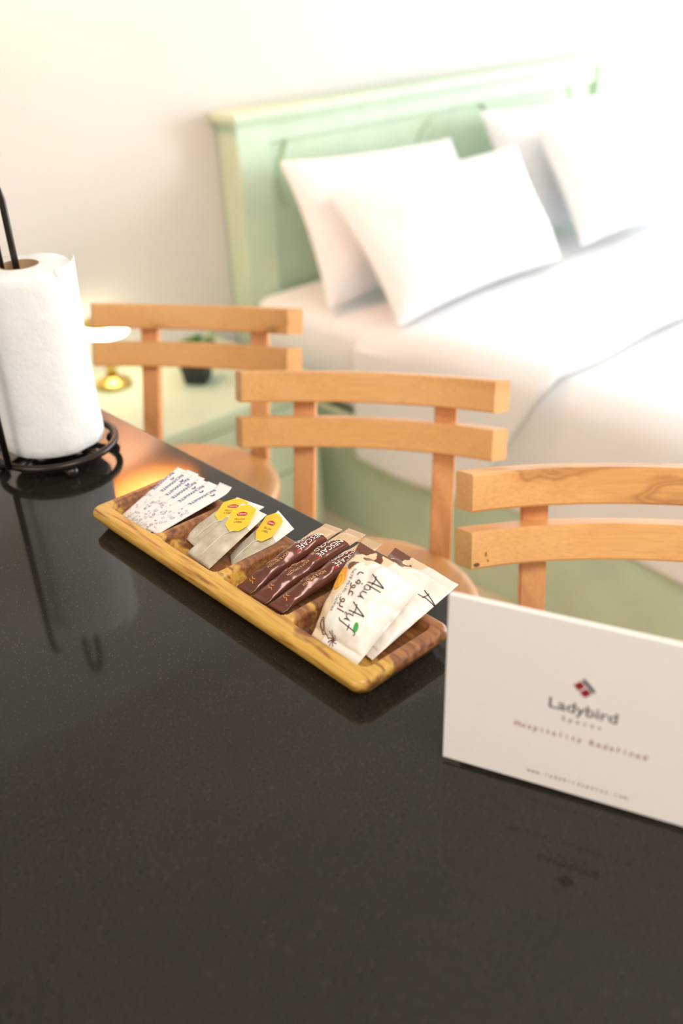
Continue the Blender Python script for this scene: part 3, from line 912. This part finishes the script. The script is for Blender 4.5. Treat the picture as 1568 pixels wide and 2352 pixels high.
# ------------------------------------------------------------------ tea bags
def tea_bag(A, B, C, D, tagc, tagrot, label, seed):
    pk = Packet(A, B, C, D, 0.0042, crimp=0.03, pu=3, pv=3, wr=0.0010, ws=70, under=.45, seed=seed)
    c = (Vector(A) + Vector(C)) / 2
    root = thing('tea_bag', label, 'tea bag', (c.x, c.y, min(Vector(A).z, Vector(D).z)), 0, 'tea bags in the tray')
    pk.build('pouch', [M_tea, M_teaflap], root, 30, 22, zone=lambda u, v: 1 if u > 0.70 else 0)
    # tag frame: origin on the pouch, x reads along tagrot (angle in the pouch plane, 0 = towards the right-hand edge)
    def fr(x, y, off=0.0):
        ca, sa = math.cos(tagrot), math.sin(tagrot)
        # local: e1 towards +v (right), e2 towards +u (far end)
        e1, e2 = x * ca - y * sa, x * sa + y * ca
        u = tagc[0] + e2 / pk.L; v = tagc[1] + e1 / pk.W
        return pk.base(u, v) + pk.N * (0.0062 + off)
    w, h, c_ = 0.0125, 0.0165, 0.0075
    octo = [(-w + c_, -h), (w - c_, -h), (w, -h + c_), (w, h - c_ * .8), (w - c_ * 1.2, h), (-w + c_ * 1.2, h), (-w, h - c_ * .8), (-w, -h + c_)]
    V = [fr(x, y) for x, y in octo] + [fr(x, y, -.0004) for x, y in octo]
    F = [tuple(range(8)), tuple(range(15, 7, -1))] + [(k, k + 8, (k + 1) % 8 + 8, (k + 1) % 8) for k in range(8)]
    tg = mesh_obj('tag', V, F, M_tag); reparent(tg, root)
    sub_ = lambda nm, geo, off, m: (lambda o: setattr(o, 'parent', tg))(print_on(nm, geo, lambda x, y: fr(x, y, off), m, root))
    sub_('red_badge', ([(-.0056, .0040), (-.0038, .0023), (.0038, .0023), (.0056, .0040), (.0048, .0062), (0, .0076), (-.0048, .0062), (-.0046, .0048)], [(0, 1, 2), (0, 2, 3), (0, 3, 4), (0, 4, 5), (0, 5, 6), (0, 6, 7)]), .00012, M_red)
    sub_('lettering', text2('Lipton', 0, .0037, .0034, width=.0086), .00025, M_ink_white)
    sub_('lettering', merge([text2('YELLOW', 0, -.0030, .0032, width=.0115), text2('LABEL', 0, -.0066, .0032, width=.0090)]), .00012, M_ink_brown)
    # string from the tag to the near seam
    p0 = fr(0, -h * .95, .0003)
    bm = bmesh.new()
    u0 = tagc[0] - (h) / pk.L; v0 = tagc[1] + math.sin(tagrot) * -0.0 
    pts = [p0]
    for t in (0.15, .35, .55, .75, 1.0):
        u = u0 * (1 - t) + 0.06 * t; v = tagc[1] + (0.5 - tagc[1]) * t
        pts.append(pk.top(u, v, .0006))
    add_tube(bm, pts, .00035, 6)
    o = bm_obj('string', bm, M_string, None, True); reparent(o, root)
    return root
z0 = CT
tea_bag((.4100, .7040, z0 + .0095), (.468, .6900, z0 + .0330), (.474, .6550, z0 + .0330), (.4040, .6680, z0 + .0095), (.71, .50), math.radians(26), 'tea bag with yellow tag at the back, beside the sugar sticks', 1)
tea_bag((.4200, .6420, z0 + .0090), (.482, .6440, z0 + .0300), (.472, .6090, z0 + .0280), (.4020, .6130, z0 + .0090), (.72, .50), math.radians(24), 'tea bag with yellow tag beside the brown coffee sticks', 2)
tea_bag((.3915, .6700, z0 + .0125), (.4570, .6660, z0 + .0400), (.4600, .6330, z0 + .0390), (.3895, .6320, z0 + .0125), (.76, .58), math.radians(26), 'front tea bag with yellow tag, lying on top of the other two', 3)

# ------------------------------------------------------------------ coffee sticks
AR = '\uFE94\uFEE4\uFECB\uFE8E\uFEE7\uFEED \uFE94\uFEF4\uFEE8\uFECF'
cf = (((.5835, .5745), (.391, .489), 'farthest from the biscuit packets'), ((.5610, .5510), (.390, .496), 'in the middle of three'), ((.5395, .5250), (.391, .492), 'nearest the biscuit packets'))
for i, ((yb, yt), (xb, xt), where) in enumerate(cf):
    hw = 0.0090
    zb, zt = CT + 0.0115 + .0008 * i, CT + 0.0365 + .001 * i
    A, B, C, D = (xb, yb + hw, zb), (xt, yt + hw, zt), (xt + .004, yt - hw, zt - .001), (xb + .001, yb - hw, zb)
    pk = Packet(A, B, C, D, 0.0075, crimp=0.055, pu=3.0, pv=1.8, wr=0.0018, ws=80, under=.5, seed=9 + i * 2.3)
    root = thing('coffee_stick', 'brown and tan instant coffee stick, ' + where, 'coffee stick', ((xb + xt) / 2, (yb + yt) / 2, zb), 0, 'coffee sticks in the tray')
    pk.build('sachet', [M_brownfoil, M_tanfoil], root, 60, 18, serrate=0.0006, rolled=0.003 if i == 2 else 0.0,
             zone=lambda u, v: 1 if u > 0.755 + 0.05 * math.sin((v - .2) * 3.0) + .10 * (v - .5) else 0)
    fn = on_packet(pk, 0.00045)
    print_on('lettering', text2('NESCAFÉ', -0.0215, 0.0012, 0.0062, width=0.0270), fn, M_ink_white, root, 0.002)
    print_on('lettering', text2('GOLD', -0.0195, -0.0052, 0.0064, width=0.0165), fn, M_ink_white, root, 0.002)
    print_on('lettering', text2('RICH & SMOOTH', 0.0125, 0.0010, 0.0034, width=0.0235), fn, M_ink_gold, root, 0.002)
    print_on('lettering', text2(AR, 0.0125, -0.0045, 0.0042, width=0.0190), fn, M_ink_gold, root, 0.002)
    print_on('flame_mark', merge([disc(-0.0062, 0.0058, .0013, 8, 1, .7), disc(-0.0080, .0060, .0008, 8)]), fn, M_red, root)
    print_on('gold_spark', merge([ribbon([(0.038, -.003), (0.0395, -.0005), (0.0385, .0015)], .0006), ribbon([(0.0405, -.004), (0.0420, -.001), (0.0412, .001), (.0430, .003)], .0005)]), fn, M_ink_orange, root, 0.002)

# ------------------------------------------------------------------ biscuit packets
def handwriting(word):
    """Brush strokes of the black script, unit letter height."""
    g = {'A': ([(0, 0), (.18, .5), (.33, 1.0), (.36, 1.0), (.42, .5), (.50, 0)], [(.02, .34), (.25, .40), (.55, .36)]),
         'b': ([(.02, 1.0), (.04, .5), (.06, .05), (.2, 0), (.34, .12), (.33, .36), (.2, .46), (.06, .32)],),
         'u': ([(.02, .46), (.04, .12), (.14, 0), (.28, .10), (.34, .46), (.36, .1), (.42, 0)],),
         'f': ([(.34, .92), (.22, 1.0), (.14, .80), (.12, .3), (.08, -.25), (-.02, -.34)], [(-.02, .46), (.30, .48)])}
    return g[word]
def script(s, x, y, h, w):
    parts = []
    for ch in s:
        if ch == ' ': x += h * .28; continue
        for st in handwriting(ch):
            parts.append(ribbon([(x + px * h, y + py * h) for px, py in st], w))
        x += h * {'A': .60, 'b': .46, 'u': .50, 'f': .40}[ch]
    return merge(parts)

def biscuit(A, B, C, D, T, label, seed, front):
    pk = Packet(A, B, C, D, T, crimp=0.085, pu=2.2, pv=2.0, wr=0.0048, ws=44, under=.25, seed=seed)
    c = (Vector(A) + Vector(C)) / 2
    root = thing('biscuit_packet', label, 'biscuit packet', (c.x, c.y, Vector(A).z), 0, 'biscuit packets in the tray')
    def zone(u, v):
        # brown corner band at the far end on the left, ragged beige border, cream body
        d = (1 - u) * 1.15 + v * 0.95
        rag = 0.05 * noise.noise(Vector((u * 9, v * 9, seed))) + 0.03 * math.sin(v * 40)
        if d < 0.26: return 2
        if d < 0.52 + rag:
            return 2 if noise.noise(Vector((u * 10, v * 8, 3 + seed))) > 0.12 else 1
        if v < 0.26 + rag: return 1
        return 0
    pk.build('wrapper', [M_foilwhite, M_foilcream, M_foilbrown], root, 120, 84, zone=zone, serrate=0.0006)
    fn = on_packet(pk, 0.0005)
    print_on('lettering', script('Abu Auf' if front else 'A', -0.0215 if front else -0.0260, 0.0030 if front else 0.0170, 0.0150, 0.00085), fn, M_ink_black, root, 0.0015)
    if front:
        print_on('lettering', text2('\uFED1\uFEEE\uFECB \uFEEE\uFE91\uFE83', -0.0005, -0.0088, 0.0125, width=0.037), fn, M_ink_brown, root, 0.0015)
        print_on('lettering', text2('DATE FILLED COOKIES', 0.0015, -0.0150, 0.0036, width=0.040), fn, M_ink_brown, root, 0.0015)
        print_on('leaf_mark', merge([disc(0.0215, .0160, .0040, 14, 1.0, .55, .35)]), fn, M_ink_green, root, 0.0015)
        print_on('date_picture', merge([disc(-0.006, -.0245, .0105, 18, 1, .55, -.1)]), fn, M_ink_orange, root, 0.0015)
        fn2 = on_packet(pk, 0.0008)
        print_on('date_outline', merge([ring2(-0.004, -.0235, .0058, .0016, 14, 1, .7), disc(-.004, -.0235, .003, 8, 1.3, .4, .4)]), fn2, M_ink_yellow, root, 0.0015)
        parts = [ring2(.0330, -.0200, .0046, .0008, 14, 1.1, .75, .3), ring2(.0330, -.0200, .0028, .0006, 12, 1.1, .75, .3), ribbon([(.036, -.017), (.039, -.010)], .0007)]
        for k in range(9):
            a = -1.2 + k * .8
            parts.append(ribbon([(.0380, -.0055), (.0380 + .0026 * math.cos(a), -.0055 + .0026 * math.sin(a)), (.0380 + .0050 * math.cos(a + .3), -.0055 + .0050 * math.sin(a + .3))], .0008))
        print_on('palm_doodle', merge(parts), fn, M_ink_brown, root, 0.0015)
    return root
biscuit((.4080, .4820, CT + .0130), (.5010, .5060, CT + .0380), (.4960, .4290, CT + .0370), (.4030, .4350, CT + .0100), 0.0085, 'cream biscuit packet underneath, resting on the tray rim', 5.0, False)
biscuit((.3835, .4840, CT + .0185), (.4600, .5065, CT + .0620), (.4580, .4300, CT + .0580), (.3850, .4330, CT + .0165), 0.0185, 'cream and brown biscuit packet with black script, lying on top', 8.0, True)

# ------------------------------------------------------------------ paper towel roll and its holder
RX, RY = 0.4225, 0.9755
hold = thing('paper_towel_holder', 'dark bronze wire paper towel holder standing on the bar', 'towel holder', (RX, RY, CT))
ZR = 0.017
bm = bmesh.new(); add_tube(bm, [(.0665 * math.cos(2 * math.pi * k / 56), .0665 * math.sin(2 * math.pi * k / 56), ZR) for k in range(56)], .0042, 10, True)
bm_obj('base_ring', bm, M_iron, hold, True)
bm = bmesh.new(); add_tube(bm, [(.030 * math.cos(2 * math.pi * k / 36), .030 * math.sin(2 * math.pi * k / 36), ZR - .001) for k in range(36)], .003, 8, True)
bm_obj('inner_ring', bm, M_iron, hold, True)
for k in range(4):
    a = math.radians(20 + 90 * k); ca, sa = math.cos(a), math.sin(a)
    bm = bmesh.new(); add_tube(bm, [(.027 * ca, .027 * sa, ZR - .002), (.064 * ca, .064 * sa, ZR - .002)], .003, 8); bm_obj('cross_bar', bm, M_iron, hold, True)
for k in range(4):
    a = math.radians(-105 + 90 * k); ca, sa = math.cos(a) * .064, math.sin(a) * .064
    prof = [(0, 0)] + [(.0072 * math.sin(t * math.pi / 8), .0072 - .0072 * math.cos(t * math.pi / 8)) for t in range(1, 8)] + [(0, .0144)]
    bm_obj('ball_foot', add_lathe(bmesh.new(), prof, ca, sa, 16), M_iron, hold, True)
bm = bmesh.new()
loop = [(-.003, .000, ZR), (-.003, .000, .29), (-.006, .004, .312), (-.011, .010, .316), (-.0135, .0135, .29), (-.0135, .0135, ZR)]
add_tube(bm, [(x, y, z) for x, y, z in loop], .0036, 10)
bm_obj('centre_rod', bm, M_iron, hold, True)
bm = bmesh.new(); add_tube(bm, [(-.0685, -.020, ZR), (-.0685, -.020, .21), (-.066, -.018, .235), (-.060, -.016, .24)], .0036, 10)
bm_obj('side_arm', bm, M_iron, hold, True)

roll = thing('paper_towel_roll', 'white paper towel roll standing on its wire holder', 'paper towel roll', (RX, RY, CT + .0215))
V = []; F = []; n = 72
prof = [(.0205, .001), (.0520, .0005), (.0545, .003), (.0555, .02), (.0545, .05), (.0535, .09), (.0530, .13), (.0532, .165), (.0535, .19), (.0530, .197), (.0510, .2005), (.021, .2020)]
zs = []
dense = []
for (r0, z0_), (r1, z1_) in zip(prof, prof[1:]):
    m = max(1, int(abs(z1_ - z0_) / .006))
    for t in range(m): dense.append((r0 + (r1 - r0) * t / m, z0_ + (z1_ - z0_) * t / m))
dense.append(prof[-1])
for r, z in dense:
    for k in range(n):
        a = 2 * math.pi * k / n
        d = noise.noise(Vector((math.cos(a) * 2.2, math.sin(a) * 2.2, z * 16))) * .0014 + noise.noise(Vector((math.cos(a) * 6, math.sin(a) * 6, z * 70))) * .0006
        rr = r + (d if r > .03 else 0)
        V.append((rr * math.cos(a), rr * math.sin(a), z + (noise.noise(Vector((math.cos(a) * 2, math.sin(a) * 2, 9))) * .002 if z > .19 and r > .03 else 0)))
for i in range(len(dense) - 1):
    for k in range(n):
        a, b = i * n + k, i * n + (k + 1) % n
        F.append((a, b, b + n, a + n))
mesh_obj('paper', V, F, M_paper, roll, True)
bm = bmesh.new(); add_lathe(bm, [(.0192, .0), (.0206, .0), (.0206, .2024), (.0192, .2024)], n=40, closed=True); bm_obj('cardboard_core', bm, M_core, roll, True)
# loose end of the outer sheet along the right side
V = []; F = []
for j in range(26):
    z = .004 + .199 * j / 25
    r = .0548 - .0018 * math.sin(math.pi * j / 25)
    for i in range(9):
        t = i / 8; a = math.radians(-75 + 62 * t)
        off = -.0012 + .0016 * min(1, t * 3) + .0030 * t ** 3 * (0.25 + 0.75 * j / 25) + noise.noise(Vector((t * 2, z * 40, 3))) * .0008 * t
        V.append(((r + off) * math.cos(a), (r + off) * math.sin(a), z))
for j in range(25):
    for i in range(8):
        q = j * 9 + i; F.append((q, q + 1, q + 10, q + 9))
o = mesh_obj('loose_sheet', V, F, M_paper, roll, True)
md = o.modifiers.new('thickness', 'SOLIDIFY'); md.thickness = .0005

# ------------------------------------------------------------------ sign card
CA = Vector((0.3686, 0.3307, CT)); cd = Vector((0.370149, -0.928972, 0)); cn = Vector((0.928972, 0.370149, 0))
tilt = math.atan2(0.0095, 0.1305); cu_ = Vector((0, 0, math.cos(tilt))) + cn * math.sin(tilt)
CWD, CHT, CTH = 0.1815, 0.1300, 0.0022
card = thing('sign_card', 'cream folded tent card with printed logo standing on the bar', 'sign', CA, math.atan2(cd.y, cd.x))
nf = cd.cross(cu_)                       # points to the camera side or away
if nf.dot(cn) > 0: nf = -nf
LIFT = 0.0030
def slab(name, p0, ax, up, nrm, w, h, t, parent, mat):
    V = []
    for d in (0, -t):
        for x, y in ((0, 0), (w, 0), (w, h), (0, h)): V.append(p0 + ax * x + up * y + nrm * d)
    bm = bmesh.new(); vs = [bm.verts.new(v) for v in V]
    for q in ((0, 1, 2, 3), (7, 6, 5, 4), (0, 4, 5, 1), (1, 5, 6, 2), (2, 6, 7, 3), (3, 7, 4, 0)): bm.faces.new([vs[i] for i in q])
    bmesh.ops.bevel(bm, geom=list(bm.edges), offset=.0004, segments=1, affect='EDGES')
    o = bm_obj(name, bm, mat); reparent(o, parent); return o
P0 = CA + Vector((0, 0, LIFT))
slab('front_panel', P0, cd, cu_, nf, CWD, CHT, CTH, card, M_card)
topc = P0 + cu_ * CHT - nf * CTH
bup = (Vector((0, 0, -1)) * (CHT - .002) + cn * 0.045).normalized()
bn = cd.cross(bup)
if bn.dot(cn) < 0: bn = -bn
slab('back_panel', topc + Vector((0, 0, -.0006)) + cn * (CTH + .0003), cd, bup, bn, CWD, (CHT - .002) / abs(bup.z), CTH, card, M_card)
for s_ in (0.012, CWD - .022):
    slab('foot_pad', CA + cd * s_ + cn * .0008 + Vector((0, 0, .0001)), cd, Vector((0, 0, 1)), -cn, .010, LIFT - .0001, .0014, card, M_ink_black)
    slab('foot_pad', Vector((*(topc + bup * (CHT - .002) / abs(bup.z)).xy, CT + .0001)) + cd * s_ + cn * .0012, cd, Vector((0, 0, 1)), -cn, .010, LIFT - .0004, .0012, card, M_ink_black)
def cf_(s, t): return P0 + cd * s + cu_ * (t - .003) + nf * 0.00015
def cprint(name, geo, mat): return print_on(name, geo, cf_, mat, card)
cx = 0.0905
def rot_rect(c, hw, hh, a=math.radians(45)):
    V = []
    for x, y in ((-hw, -hh), (hw, -hh), (hw, hh), (-hw, hh)):
        V.append((c[0] + x * math.cos(a) - y * math.sin(a), c[1] + x * math.sin(a) + y * math.cos(a)))
    return V, [(0, 1, 2), (0, 2, 3)]
lc = (0.0897, 0.0873)
def dia(u, v): return (lc[0] + (u - v) * .7071, lc[1] + (u + v) * .7071)
cprint('logo_square', rot_rect(dia(-.0014, .0029), .0029, .0024), M_ink_red)
cprint('logo_square', rot_rect(dia(-.0014, -.0029), .0029, .0024), M_ink_red)
cprint('logo_bar', rot_rect(dia(.0036, 0.0), .0011, .0054), M_ink_navy)
cprint('lettering', merge([text2('Ladybird', 0.0903, 0.0672, 0.0112, width=0.0425, bold=0.012)]), M_ink_dark)
cprint('lettering', spaced('Spaces', 0.0790, 0.1015, 0.0598, 0.0046), M_ink_dark)
cprint('lettering', spaced('Hospitality Redefined', 0.0500, 0.1305, 0.0462, 0.0058, 0.95), M_ink_rose)
cprint('lettering', spaced('www.ladybirdspaces.com', 0.0600, 0.1225, 0.0118, 0.0040, 0.85), M_ink_dark)
